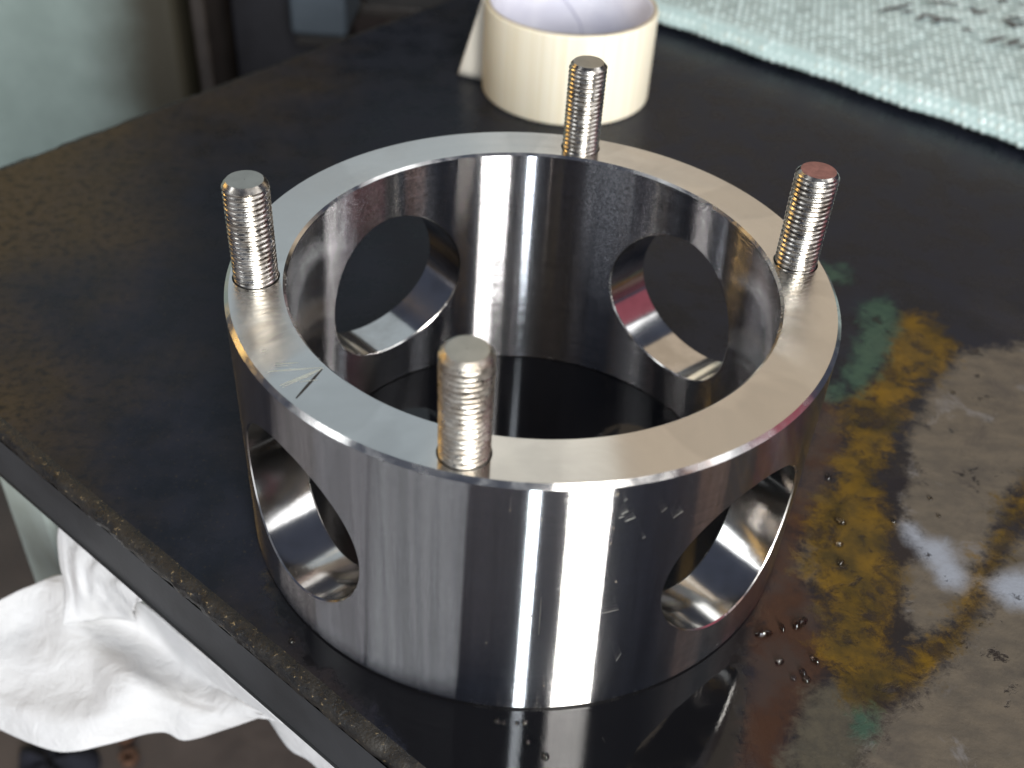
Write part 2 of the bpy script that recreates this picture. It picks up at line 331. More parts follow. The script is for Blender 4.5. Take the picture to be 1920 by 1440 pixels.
# ------------------------------------------------------------------ the machined ring
R, RI, H, ZH, RH = 0.12, 0.0969, 0.12, 0.0593, 0.0369
CH, CI, CB = 0.0017, 0.0011, 0.0006        # chamfers: outer, inner, ports
PCD, SR, SH = 0.1082, 0.0086, 0.0421
STUDS = [math.radians(a) for a in (-99.7, -170.7, -279.1, 11.1)]
PORTS = [math.radians(a) for a in (-135.2, -45.2, 44.8, 134.8)]
ring = empty('machined_ring'); tag(ring, 'bright turned steel ring with four side ports and four upright threaded studs', 'machined ring')
b = MB()
def wall(rad, z0, z1, hr, sign, mat):      # cylinder wall with four round ports, quads laid around each port
    NP_, NR = 128, 14
    for a0 in PORTS:
        P = np.zeros((NR + 1, NP_ + 1, 3)); Nn = np.zeros_like(P)
        bs = rad * PI / 4; phs = 2 * PI * np.arange(NP_) / NP_
        for c_ in (math.atan2(z1 - ZH, bs), math.atan2(z1 - ZH, -bs), math.atan2(z0 - ZH, -bs) % (2 * PI), math.atan2(z0 - ZH, bs) % (2 * PI)):
            phs[np.argmin(np.abs(phs - c_))] = c_       # hit the four corners of the panel exactly
        for j in range(NP_ + 1):
            ph = phs[j % NP_]
            cx, cz = math.cos(ph), math.sin(ph)
            s0, t0 = rad * math.asin(hr * cx / rad), hr * cz
            ks = []
            if abs(cx) > 1e-9: ks.append(bs / abs(cx))
            if cz > 1e-9: ks.append((z1 - ZH) / cz)
            if cz < -1e-9: ks.append((z0 - ZH) / cz)
            kk = min(ks); s1, t1 = kk * cx, kk * cz
            for i in range(NR + 1):
                w = (i / NR) ** 1.25
                th = a0 + (s0 + (s1 - s0) * w) / rad; z = ZH + t0 + (t1 - t0) * w
                P[i, j] = (rad * math.cos(th), rad * math.sin(th), z); Nn[i, j] = (sign * math.cos(th), sign * math.sin(th), 0)
        b.grid(P, Nn, mat, flip=sign > 0)
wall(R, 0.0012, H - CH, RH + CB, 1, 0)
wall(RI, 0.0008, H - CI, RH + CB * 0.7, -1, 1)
def revolve(r0, z0, r1, z1, mat, nr, nz, segs=256):
    th = np.linspace(0, 2 * PI, segs, endpoint=False)
    P = np.array([[(r * math.cos(t), r * math.sin(t), z) for t in th] for r, z in ((r0, z0), (r1, z1))])
    N_ = np.array([[(nr * math.cos(t), nr * math.sin(t), nz) for t in th]] * 2)
    b.grid(P, N_, mat, closed=True)
q = math.sqrt(.5)
revolve(R, H - CH, R - CH, H, 2, q, q); revolve(RI + CI, H, RI, H - CI, 2, -q, q)
revolve(R - 0.0012, 0, R, 0.0012, 2, q, -q); revolve(RI, 0.0008, RI + 0.0008, 0, 2, -q, -q); revolve(RI + 0.0008, 0, R - 0.0012, 0, 2, 0, -1)
# ports: bore with a small broken edge on both sides
for a0 in PORTS:
    rows, nrm = [], []
    ax = np.array([math.cos(a0), math.sin(a0), 0]); lt = np.array([-math.sin(a0), math.cos(a0), 0]); up = np.array([0, 0, 1.])
    def row(rad, hr):
        r_ = []
        for j in range(128):
            ph = 2 * PI * j / 128; x = hr * math.cos(ph)
            r_.append(ax * math.sqrt(rad * rad - x * x) + lt * x + up * (ZH + hr * math.sin(ph)))
        return r_
    inw = [-(lt * math.cos(2 * PI * j / 128) + up * math.sin(2 * PI * j / 128)) for j in range(128)]
    b.grid([row(R, RH + CB), row(R - CB, RH)], [[(v + ax) * q for v in inw]] * 2, 2, closed=True)
    b.grid([row(R - CB - (R - RI - 2 * CB) * t, RH) for t in np.linspace(0, 1, 8)], [inw] * 8, 3, closed=True)
    b.grid([row(RI + CB * .7, RH), row(RI, RH + CB * .7)], [[(v - ax) * q for v in inw]] * 2, 2, closed=True)
# top face with four clearance holes
HOLE = SR * 1.06
for a_s in STUDS:
    lo = max([p - 2 * PI * k for p in PORTS for k in (0, 1) if p - 2 * PI * k < a_s]); hi = lo + PI / 2
    bd = [(t, R - CH) for t in np.linspace(lo, hi, 70)] + [(hi, r_) for r_ in np.linspace(R - CH, RI + CI, 12)[1:]] + [(t, RI + CI) for t in np.linspace(hi, lo, 70)[1:]] + [(lo, r_) for r_ in np.linspace(RI + CI, R - CH, 12)[1:]]
    NR = 10; P = np.zeros((NR + 1, len(bd), 3))
    for j, (t1, r1) in enumerate(bd):
        ph = math.atan2((t1 - a_s) * PCD, r1 - PCD); hx, hy = PCD + HOLE * math.cos(ph), HOLE * math.sin(ph)
        th0, r0 = a_s + math.atan2(hy, hx), math.hypot(hx, hy)
        for i in range(NR + 1):
            w = i / NR; th = th0 + (t1 - th0) * w; r_ = r0 + (r1 - r0) * w
            P[i, j] = (r_ * math.cos(th), r_ * math.sin(th), H)
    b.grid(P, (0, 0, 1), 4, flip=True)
    cx, cy = PCD * math.cos(a_s), PCD * math.sin(a_s)
    th = np.linspace(0, 2 * PI, 48, endpoint=False)
    b.grid([[(cx + HOLE * math.cos(t), cy + HOLE * math.sin(t), z) for t in th] for z in (H - 0.004, H)], [[(-math.cos(t), -math.sin(t), 0) for t in th]] * 2, 5, closed=True)
    b.ngon([(cx + HOLE * math.cos(t), cy + HOLE * math.sin(t), H - 0.004) for t in th], 5, (0, 0, 1))
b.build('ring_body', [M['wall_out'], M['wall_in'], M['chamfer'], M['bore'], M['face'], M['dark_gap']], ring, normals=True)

# studs: real helical thread, worn differently
def stud_mesh(name, pitch, depth, worn, seed):
    r_ = np.random.default_rng(seed); NA = 64; per = 8
    z0, z1 = -0.0035, SH - 0.0019; NZ = int((z1 - z0) / pitch * per)
    zs = np.linspace(z0, z1, NZ); th = np.linspace(0, 2 * PI, NA, endpoint=False)
    Z, A = np.meshgrid(zs, th, indexing='ij')
    ph = (Z / pitch - A / (2 * PI)) % 1.0
    tri = np.clip(1.35 - np.abs(ph - 0.5) * 2.9, 0, 1)               # flat crest, sharp root
    k = np.ones_like(Z)
    if worn:
        k = np.clip(1 - worn * np.clip((Z - 0.018) / 0.012, 0, 1) * (0.75 + 0.25 * np.sin(A * 2 + 1)), 0.12, 1)
    rr = SR - depth * (1 - tri) * k
    bump = r_.normal(0, 1, Z.shape); bump = (bump + np.roll(bump, 1, 1) + np.roll(bump, -1, 1)) / 3
    rr = rr + bump * (0.00003 + 0.00010 * (1 - k) + (0.00003 if worn else 0))
    m = MB(); P = np.stack([rr * np.cos(A), rr * np.sin(A), Z], -1); m.grid(P, closed=True)
    rt = SR * 0.97; n2_ = 5; cone = []
    tipr = SR * 0.80
    for i in range(n2_ + 1):
        w = i / n2_; cone.append([((rt + (tipr - rt) * w) * math.cos(t), (rt + (tipr - rt) * w) * math.sin(t), z1 + 0.0003 + (SH - z1 - 0.0003) * w) for t in th])
    cone[0] = [tuple(p) for p in P[-1]]
    m.grid(cone, closed=True)
    me = m.mesh(name);
    return me
def end_mesh(seed):
    r_ = np.random.default_rng(seed); th = np.linspace(0, 2 * PI, 48, endpoint=False); m = MB()
    wav = 1 + 0.025 * np.sin(th * 3 + seed) + 0.012 * r_.normal(0, 1, 48)
    rows = [(0.80, 0.0, 0), (0.76, 0.00005, 1), (0.60, 0.00005, 0.5), (0.30, 0.00005, 0.3), (0.02, 0.00005, 0)]
    m.grid([[(SR * k * (1 + (wav[i] - 1) * a) * math.cos(t), SR * k * (1 + (wav[i] - 1) * a) * math.sin(t), z) for i, t in enumerate(th)] for k, z, a in rows], closed=True)
    return m.mesh('end_face', False)
base_thread = stud_mesh('stud', 0.0021, 0.00066, 0.0, 1); worn_thread = stud_mesh('stud', 0.0021, 0.00066, 0.95, 2)
for i, a_s in enumerate(STUDS):
    me = worn_thread if i == 0 else base_thread
    o = link('stud', me, [] if me.materials else [M['stud_worn'] if i == 0 else M['stud']], ring)
    o.location = (PCD * math.cos(a_s), PCD * math.sin(a_s), H); o.rotation_euler = (0, 0, i * 1.3)
    if i == 0: o['label'] = 'stud with battered flattened thread near its tip'
    e = link('end_face', end_mesh(i + 3), [M['stud_end_red' if i == 3 else 'stud_end']], o); e.location = (0, 0, SH)
    if i == 3: e['label'] = 'dull red stud end'

# scratches: scribed mark on the top face, small bright nicks on the wall
def ribbon(pts, w, nrm, lift):
    m = MB(); pts = [np.array(p, float) for p in pts]; L, Rr = [], []
    for i, p in enumerate(pts):
        d = pts[min(i + 1, len(pts) - 1)] - pts[max(i - 1, 0)]; d /= np.linalg.norm(d); n_ = np.array(nrm(p)); s_ = np.cross(n_, d)
        ww = w * (0.25 + 0.75 * math.sin(PI * (i + 0.5) / len(pts)))
        L.append(p + s_ * ww / 2 + n_ * lift * 0.2); Rr.append(p - s_ * ww / 2 + n_ * lift * 0.2)
    mid = [(l + r) / 2 + np.array(nrm(l)) * lift for l, r in zip(L, Rr)]
    m.grid([L, mid, Rr], flip=True); return m
upn = lambda p: (0, 0, 1)
def line_px(a, b_, z, k=6): return [pix(a[0] + (b_[0] - a[0]) * t, a[1] + (b_[1] - a[1]) * t, z) for t in np.linspace(0, 1, k)]
for a_, b_, w, mt in [((502, 697), (604, 689), 0.0009, 'scratch_bright'), ((515, 683), (560, 680), 0.0007, 'scratch_bright'), ((517, 687), (548, 685), 0.0004, 'scratch_bright'),
                      ((525, 723), (606, 690), 0.0010, 'scratch_bright'), ((530, 726), (600, 694), 0.0007, 'scratch_bright'), ((540, 718), (590, 703), 0.0004, 'scratch_bright'),
                      ((555, 747), (604, 692), 0.0012, 'scratch_dark'), ((490, 659), (500, 657), 0.0007, 'scratch_bright'), ((562, 716), (596, 712), 0.0007, 'scratch_bright')]:
    ribbon(line_px(a_, b_, H), w, upn, 0.00006).build('scratch', M[mt], ring)
def wall_pt(px, py):
    d = ray(px, py); A = d[0] ** 2 + d[1] ** 2; B = 2 * (CAM[0] * d[0] + CAM[1] * d[1]); c = CAM[0] ** 2 + CAM[1] ** 2 - R * R
    t = (-B - math.sqrt(B * B - 4 * A * c)) / (2 * A); return CAM + t * d
outn = lambda p: (p[0] / R, p[1] / R, 0)
for a_, b_ in [((1170, 940), (1176, 935)), ((1165, 965), (1178, 958)), ((1172, 978), (1192, 970)), ((1160, 972), (1170, 968)), ((1240, 961), (1251, 952)), ((1262, 972), (1281, 958)), ((1205, 1010), (1210, 1006)), ((1132, 1150), (1160, 1143)), ((1155, 1240), (1165, 1225)), ((1015, 1120), (1010, 1190))]:
    ribbon([wall_pt(a_[0] + (b_[0] - a_[0]) * t, a_[1] + (b_[1] - a_[1]) * t) for t in np.linspace(0, 1, 4)], 0.00022, outn, 0.00004).build('scratch', M['scratch_bright'], ring)

# oil beads clinging to the wall and lying on the plate
n = NT('oil_bead'); M['bead'] = n.set(Base_Color=(0.55, 0.5, 0.42), Roughness=0.02, Transmission_Weight=1.0, IOR=1.46)
def dome(m, c, nrm, r, hgt, el=1.0, ang=0.0):
    nrm = np.array(nrm, float); nrm /= np.linalg.norm(nrm); a = np.cross(nrm, (0.3, 0.5, 0.81)); a /= np.linalg.norm(a); b2 = np.cross(nrm, a)
    a, b2 = a * math.cos(ang) + b2 * math.sin(ang), b2 * math.cos(ang) - a * math.sin(ang)
    rows = []
    for i in range(5):
        f = i / 4 * PI / 2 * 0.98
        rows.append([np.array(c) + (a * math.cos(t) * el + b2 * math.sin(t)) * r * math.cos(f) + nrm * hgt * math.sin(f) for t in np.linspace(0, 2 * PI, 12, endpoint=False)])
    m.grid(rows, closed=True)
m = MB()
for px, py in [(1158, 926), (1072, 945), (990, 988), (1015, 973), (1012, 990), (1070, 1000), (1066, 1010), (1150, 990), (1154, 1090), (1050, 1112), (1004, 1100), (1145, 1018), (957, 956), (1058, 1200), (1020, 1285), (912, 1205), (1076, 930), (995, 1155)]:
    p = wall_pt(px, py); dome(m, p, outn(p), rng.uniform(0.0004, 0.0007), 0.0004)
tag(m.build('oil_beads', M['bead'], None), 'tiny clear oil beads clinging to the ring wall', 'oil beads', kind='stuff')
m = MB()
for px, py, r_, el in [(1432, 1190, 0.0040, 0.38), (1466, 1178, 0.0022, 0.5), (1500, 1170, 0.0045, 0.4), (1462, 1242, 0.0020, 0.6), (1528, 1240, 0.0022, 0.6), (1505, 1262, 0.0020, 0.7), (1488, 1272, 0.0013, 1), (1512, 1275, 0.0018, 1),
                       (932, 1352, 0.0009, 1), (945, 1356, 0.0008, 1), (985, 1355, 0.0012, 1), (990, 1392, 0.0010, 1), (1022, 1418, 0.0018, 0.8), (970, 1356, 0.0009, 1), (547, 1203, 0.0013, 1), (1553, 895, 0.0016, 1), (1575, 980, 0.0028, 0.5), (1573, 1022, 0.0022, 0.6), (1577, 1057, 0.0022, 0.6), (1787, 737, 0.0012, 1), (1675, 978, 0.0012, 1), (1744, 935, 0.0012, 1), (1760, 968, 0.0010, 1)]:
    p = pix(px, py); dome(m, (p[0], p[1], 0.0001), (0, 0, 1), r_, min(r_ * 0.95, 0.0026), el, rng.uniform(0, 3))
tag(m.build('oil_drops', M['bead']), 'clear oil drops scattered on the painted plate beside the ring', 'oil drops', kind='stuff')

# ------------------------------------------------------------------ roll of masking tape
TC, TR, TI, TZ = np.array([0.0125, 0.4310]), 0.0632, 0.0580, 0.0672
tape = empty('tape_roll', (TC[0], TC[1], 0)); tag(tape, 'roll of cream masking tape standing on its side edge behind the ring', 'tape')
tape['label'] = 'roll of cream masking tape lying flat with a loose end'
n = NT('masking_tape'); vl = n.noise(1.0, 3, 0.6, n.scaled((420, 420, 3))); f = n.noise(40, 3)
M['tape'] = n.set(Base_Color=n.mix(n.ramp(vl, 0.35, 0.7), (0.95, 0.89, 0.73), (0.86, 0.78, 0.58)), Roughness=0.55, Normal=n.bump(vl, 0.15, 0.0004), Subsurface_Weight=0.15, Subsurface_Radius=(0.004, 0.003, 0.002), Subsurface_Scale=0.3)
M['tape_side'] = plain('tape_side', (0.50, 0.40, 0.24), 0.6, 0, 0.2, 60, 0.2, 600)
n = NT('white_card_core'); M['core'] = n.set(Base_Color=n.mix(n.ramp(n.noise(30, 4), 0.35, 0.7), (0.80, 0.80, 0.88), (0.68, 0.68, 0.78)), Roughness=0.6)
th = np.linspace(0, 2 * PI, 128, endpoint=False)
m = MB(); rows = [(TR - 0.0012, 0.0004), (TR - 0.0003, 0.0009), (TR, 0.002), (TR, TZ / 2), (TR, TZ - 0.002), (TR - 0.0003, TZ - 0.0006), (TR - 0.0012, TZ)]
m.grid([[(r * math.cos(t), r * math.sin(t), z) for t in th] for r, z in rows], closed=True); m.build('tape_winding', M['tape'], tape)
m = MB(); rr = np.linspace(TR - 0.0012, TI + 0.0018, 9)
m.grid([[(r * math.cos(t), r * math.sin(t), TZ + (0.00018 if i % 2 else -0.0001)) for t in th] for i, r in enumerate(rr)], closed=True)
m.build('tape_edge', M['tape_side'], tape)
m = MB(); m.grid([[(r * math.cos(t), r * math.sin(t), z) for t in th] for r, z in ((TI + 0.0018, TZ - 0.0002), (TI + 0.0008, TZ - 0.0004), (TI, TZ - 0.001), (TI, TZ / 2), (TI, 0.001), (TI + 0.0018, 0.0004))], closed=True); core = m.build('card_core', M['core'], tape)
cr = [((TI - 0.0004) * math.cos(a), (TI - 0.0004) * math.sin(a), z) for a, z in ((1.72, 0.052), (1.55, 0.040), (1.42, 0.030), (1.36, 0.018))]
m = ribbon(cr, 0.0016, lambda p: (-p[0] / TI, -p[1] / TI, 0), 0.0003); m.build('crease', plain('core_crease', (0.45, 0.45, 0.55), 0.7), core)
# loose end, peeling away on the left
a0 = math.radians(178); ca, sa = math.cos(a0), math.sin(a0); Gf = []
for i in range(10):
    col_ = []
    for z in np.linspace(0.0012, TZ - 0.001, 12):
        L_ = 0.034 * (1 - 0.93 * (z / TZ)) * i / 9; back = L_ * 0.55; out_ = L_ * 0.62
        col_.append((TR * ca + out_ * ca + back * sa, TR * sa + out_ * sa - back * ca * 0.35, z))
    Gf.append(col_)
m = MB(); m.grid(Gf); fl = m.build('loose_end', plain('tape_back', (0.82, 0.78, 0.68), 0.5, 0, 0.05), tape); sm = fl.modifiers.new('solid', 'SOLIDIFY'); sm.thickness = 0.0003

# ------------------------------------------------------------------ parcel in pale green bubble wrap
wrap = empty('bubble_wrap_parcel'); tag(wrap, 'flat parcel wrapped in pale green bubble wrap with dark handwriting', 'parcel')
e0, e1 = pix(1235, 45, 0.004), pix(1919, 282, 0.004)
DX = NEAR_D; DY = FAR_D
u0, v0 = uv_of(e0); u1, v1 = uv_of(e1); vE = (v0 + v1) / 2 + 0.001; uL = u0 - 0.10
wrap.location = T(uL, vE, 0)
n = NT('bubble_wrap'); f = n.noise(14, 4); f2 = n.noise(300, 3)
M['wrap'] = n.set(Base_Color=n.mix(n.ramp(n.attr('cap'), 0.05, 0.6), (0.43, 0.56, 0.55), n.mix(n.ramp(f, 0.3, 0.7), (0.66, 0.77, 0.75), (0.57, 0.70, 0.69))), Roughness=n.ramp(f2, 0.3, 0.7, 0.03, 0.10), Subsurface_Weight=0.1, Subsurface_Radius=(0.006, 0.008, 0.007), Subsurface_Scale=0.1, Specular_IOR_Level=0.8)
M['ink'] = plain('brown_marker', (0.045, 0.030, 0.035), 0.5)
LX, LY, ZT, ZB = 0.62, 0.46, 0.019, 0.004
def wl(u, v, z): d = NEAR_D * u + FAR_D * v; return (d[0], d[1], z)
# profile: down the front edge and over the top, with bubbles as relief of the sheet
pit = 0.0070; step = pit / 6
nu = int(LX / step); 
prof = [(0.010, ZB), (0.005, ZB), (0.0015, ZB + 0.001), (0.0, ZB + 0.004)] + [(0.0 + 0.0009 * i, ZB + 0.004 + 0.0012 * i) for i in range(1, 6)] + [(0.0062, ZT - 0.0030), (0.0085, ZT - 0.0015)]
vtop = np.arange(0.0105, LY, step); prof += [(v, ZT - 0.0006 * math.exp(-(v - 0.0105) / 0.004)) for v in vtop]
prof = np.array(prof); tan = np.gradient(prof, axis=0); tan /= np.linalg.norm(tan, axis=1)[:, None]; nor = np.stack([-tan[:, 1], tan[:, 0]], 1)
arc = np.concatenate([[0], np.cumsum(np.linalg.norm(np.diff(prof, axis=0), axis=1))])
uu = np.arange(nu) * step
AA, UU = np.meshgrid(arc, uu, indexing='ij')
rowi = np.floor(AA / pit); US = UU / pit + (rowi % 2) * 0.5; ufr = US % 1.0 - 0.5; vfr = (AA / pit) % 1.0 - 0.5
rad = np.hypot(ufr, vfr) / 0.40
cell = np.floor(US) * 131.7 + rowi * 71.3; hv = np.abs(np.sin(cell) * 43758.5) % 1.0
hb = np.sqrt(np.clip(1 - rad ** 2, 0, 1)) * 0.0017 * (0.15 + 0.85 * hv)
wav = 0.0010 * np.sin(UU * 38 + 1.1) * np.sin(AA * 31) + 0.0008 * np.sin(UU * 97 + AA * 60)
hh = hb + wav * np.clip((AA - 0.01) / 0.05, 0, 1)
edgew = 0.0022 * np.sin(UU * 55) * np.exp(-AA / 0.02) + 0.0010 * np.sin(UU * 141 + 2) * np.exp(-AA / 0.02)
PV = prof[:, 0][:, None] + nor[:, 0][:, None] * hh + edgew; PZ = np.maximum(prof[:, 1][:, None] + nor[:, 1][:, None] * hh, 0.0025)
P = np.stack([NEAR_D[0] * UU + FAR_D[0] * PV, NEAR_D[1] * UU + FAR_D[1] * PV, PZ], -1)
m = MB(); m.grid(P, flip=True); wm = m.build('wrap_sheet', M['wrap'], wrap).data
at_ = wm.attributes.new('cap', 'FLOAT', 'POINT'); at_.data.foreach_set('value', (np.sqrt(np.clip(1 - rad ** 2, 0, 1)) * (0.2 + 0.8 * hv)).ravel().astype(np.float32))  # bubble highlights painted into the wrap colour: paler caps, darker gaps
m = MB(); m.ngon([wl(0.004, 0.006, 0.0), wl(LX - 0.004, 0.006, 0.0), wl(LX - 0.004, LY, 0.0), wl(0.004, LY, 0.0)]);
o = len(m.v); bb = []
for (x0, y0) in ((0.012, 0.012), (LX - 0.012, 0.012), (LX - 0.012, LY - 0.012), (0.012, LY - 0.012)): bb.append((x0, y0))
m = MB(); lo_ = [wl(x, y, 0.0003) for x, y in bb]; hi_ = [wl(x, y, ZT - 0.003) for x, y in bb]
m.grid([lo_, hi_], closed=True); m.ngon(hi_); m.ngon(lo_[::-1]); m.build('board', plain('board', (0.12, 0.13, 0.12), 0.6), wrap, smooth=False)
strokes = [[(1648, 22), (1665, 17), (1684, 14), (1712, 6)], [(1690, 24), (1702, 22), (1712, 20)], [(1738, 3), (1760, 4), (1778, 6), (1798, 8)], [(1718, 38), (1735, 28), (1752, 31), (1768, 38)], [(1746, 42), (1765, 36), (1785, 37), (1802, 40)], [(1820, 14), (1832, 24), (1853, 20)], [(1805, 55), (1824, 57)],
           [(1880, 36), (1895, 42), (1905, 52)], [(1888, 34), (1905, 33), (1925, 38)], [(1905, 46), (1925, 44)], [(1853, 80), (1868, 74), (1886, 69)], [(1888, 84), (1900, 79), (1914, 74)], [(1915, 6), (1925, 9)], [(1870, 2), (1890, -1)], [(1912, 84), (1930, 88)]]
for s_ in strokes:
    pts = []
    for i in range(len(s_) - 1):
        for t in np.linspace(0, 1, 5)[:-1 if i < len(s_) - 2 else None]:
            pts.append(pix(s_[i][0] + (s_[i + 1][0] - s_[i][0]) * t, s_[i][1] + (s_[i + 1][1] - s_[i][1]) * t, ZT + 0.0024) - np.array(T(uL, vE, 0)))
    ribbon(pts, 0.0052, upn, 0.0005).build('pen_stroke', M['ink'], wrap)

# ------------------------------------------------------------------ white rag below the near edge
n = NT('white_cotton'); f = n.noise(26, 5, 0.6)
M['rag'] = n.set(Base_Color=n.mix(n.ramp(f, 0.3, 0.75), (0.58, 0.58, 0.585), (0.49, 0.49, 0.49)), Roughness=0.9, Normal=n.bump(n.noise(60, 6, 0.65, dist=0.8), 0.32, 0.008), Subsurface_Weight=0.1, Subsurface_Radius=(0.01, 0.01, 0.01), Subsurface_Scale=0.2)
def curve(pts, k):
    pts = np.array(pts, float); t = np.linspace(0, len(pts) - 1, k); i = np.minimum(t.astype(int), len(pts) - 2); f = (t - i)[:, None]
    p0 = pts[np.maximum(i - 1, 0)]; p1 = pts[i]; p2 = pts[i + 1]; p3 = pts[np.minimum(i + 2, len(pts) - 1)]
    return 0.5 * (2 * p1 + (p2 - p0) * f + (2 * p0 - 5 * p1 + 4 * p2 - p3) * f ** 2 + (3 * p1 - p0 - 3 * p2 + p3) * f ** 3)
def sheet(rows, ku, kv, fold):
    rows = [curve(r, ku) for r in rows]; cols = [curve([r[j] for r in rows], kv) for j in range(ku)]
    G = np.array(cols)                                  # ku x kv x (px, py, z)
    P = np.array([[pix(*G[i, j]) for j in range(kv)] for i in range(ku)])
    S, Tt = np.meshgrid(np.linspace(0, 1, ku), np.linspace(0, 1, kv), indexing='ij')
    P[..., 2] += fold(S, Tt); return P
def crumple(s, t):
    z = np.zeros_like(s)
    for k_ in range(26):
        a_ = rng.uniform(0, 2 * PI); f_ = rng.uniform(12, 60); z += 0.0016 / f_ * 14 * (np.abs(np.sin((s * math.cos(a_) + t * 0.6 * math.sin(a_)) * f_ + rng.uniform(0, 6))) - 0.6) * rng.uniform(0.2, 1)
    return z * 0.19
m = MB()
main = [[(-60, 1165, -.135), (0, 1128, -.130), (60, 1100, -.125), (114, 1078, -.118), (175, 1095, -.112), (262, 1130, -.105), (350, 1205, -.100), (445, 1285, -.100), (530, 1360, -.105)],
        [(-60, 1220, -.150), (10, 1195, -.145), (75, 1175, -.138), (130, 1160, -.128), (200, 1165, -.135), (290, 1200, -.142), (360, 1255, -.138), (440, 1305, -.128), (520, 1352, -.122)],
        [(-60, 1280, -.160), (15, 1275, -.156), (90, 1262, -.150), (160, 1250, -.142), (230, 1262, -.134), (300, 1285, -.140), (370, 1310, -.140), (445, 1330, -.132), (515, 1347, -.125)],
        [(-60, 1320, -.172), (10, 1335, -.168), (80, 1345, -.160), (150, 1340, -.152), (220, 1335, -.146), (300, 1338, -.150), (365, 1355, -.150), (435, 1350, -.142), (510, 1341, -.128)],
        [(-60, 1335, -.182), (0, 1368, -.180), (70, 1397, -.176), (130, 1408, -.172), (205, 1396, -.168), (300, 1375, -.166), (348, 1390, -.166), (420, 1368, -.158), (505, 1334, -.134)]]
m.grid(sheet(main, 140, 90, lambda s, t: 0.0012 * np.sin(s * 21 + t * 5) * np.sin(t * PI) + 0.0012 * np.sin(s * 9 - t * 17) + crumple(s, t))) 
neck = [[(112, 975, -.075), (175, 1010, -.075), (235, 1060, -.075), (290, 1105, -.075)],
        [(107, 1010, -.090), (150, 1045, -.088), (200, 1085, -.088), (260, 1130, -.088)],
        [(112, 1060, -.104), (150, 1085, -.100), (200, 1110, -.100), (255, 1140, -.098)],
        [(122, 1105, -.114), (155, 1120, -.110), (200, 1132, -.110), (250, 1150, -.106)],
        [(118, 1170, -.1300), (165, 1165, -.1300), (205, 1160, -.1300), (255, 1165, -.1260)]]
m.grid(sheet(neck, 48, 24, lambda s, t: 0.0030 * np.sin(s * 26) * np.sin(t * PI) * (s > 0.12)))
tail = [[(470, 1300, -.13), (560, 1370, -.13), (640, 1440, -.13), (720, 1505, -.13)], [(485, 1325, -.14), (545, 1385, -.145), (610, 1445, -.15), (690, 1520, -.15)], [(495, 1342, -.150), (540, 1400, -.160), (600, 1448, -.160), (680, 1530, -.16)]]
m.grid(sheet(tail, 30, 10, lambda s, t: 0.002 * np.sin(s * 14)))
o = m.build('white_rag', M['rag']); tag(o, 'crumpled white cotton rag hanging below the rusty table edge', 'rag')
s_ = o.modifiers.new('solid', 'SOLIDIFY'); s_.thickness = 0.0015

# leg under the edge (its left corner shows as a pale slanting strip)
v_in = 0.035; p0 = np.array(T(0, v_in)); cnr = pix_plane(-2, 905, p0, (*FAR_D, 0)); uL_, _ = uv_of(cnr)
m = MB(); pts = [T(uL_, v_in), T(uL_ + 0.055, v_in), T(uL_ + 0.055, v_in + 0.30), T(uL_, v_in + 0.30)]
m.grid([[(x, y, -0.33) for x, y, _ in pts], [(x, y, -TH + 0.0012) for x, y, _ in pts]], closed=True); m.ngon([(x, y, -0.33) for x, y, _ in pts][::-1])
lg = on_table(m.build('drawer_box', M['pale'], smooth=False)); bevel(lg, 0.004); lg['label'] = 'pale green painted drawer box'
lm = MB(); lm.box((-0.03, -0.03, -0.80), (0.03, 0.03, -TH + 0.0012)); lm = lm.mesh('leg', False); lm.materials.append(M['side'])
for (u_, v_) in ((0.34, 0.45), (LU - 0.15, 0.45), (0.34, LV - 0.15), (LU - 0.15, LV - 0.15)):
    o = link('leg', lm, []); on_table(o); o.location = T(u_, v_); o.rotation_euler = (0, 0, math.atan2(NEAR_D[1], NEAR_D[0])); bevel(o, 0.004)

# ------------------------------------------------------------------ floor, wall and the machinery behind the table
n = NT('workshop_floor'); f = n.noise(5, 6, 0.65); f2 = n.noise(40, 5, 0.6)
M['floor'] = n.set(Base_Color=n.mix(n.ramp(f, 0.3, 0.7), (0.050, 0.040, 0.038), (0.085, 0.068, 0.062)), Roughness=n.ramp(f2, 0.3, 0.7, 0.4, 0.7))
m = MB(); m.ngon([(-4, -3, -0.80), (4, -3, -0.80), (4, 5, -0.80), (-4, 5, -0.80)]); tag(m.build('floor', M['floor']), kind='structure')
M['wall'] = plain('dark_wall', (0.020, 0.021, 0.026), 0.8, 0, 0.3, 4)
m = MB(); m.ngon([(-4, 3.2, -0.80), (4, 3.2, -0.80), (4, 3.2, 1.2), (-4, 3.2, 1.2)][::-1]); tag(m.build('wall', M['wall']), kind='structure')

YB = 0.78
def at_y(px, py, Y): d = ray(px, py); return CAM + d * ((Y - CAM[1]) / d[1])
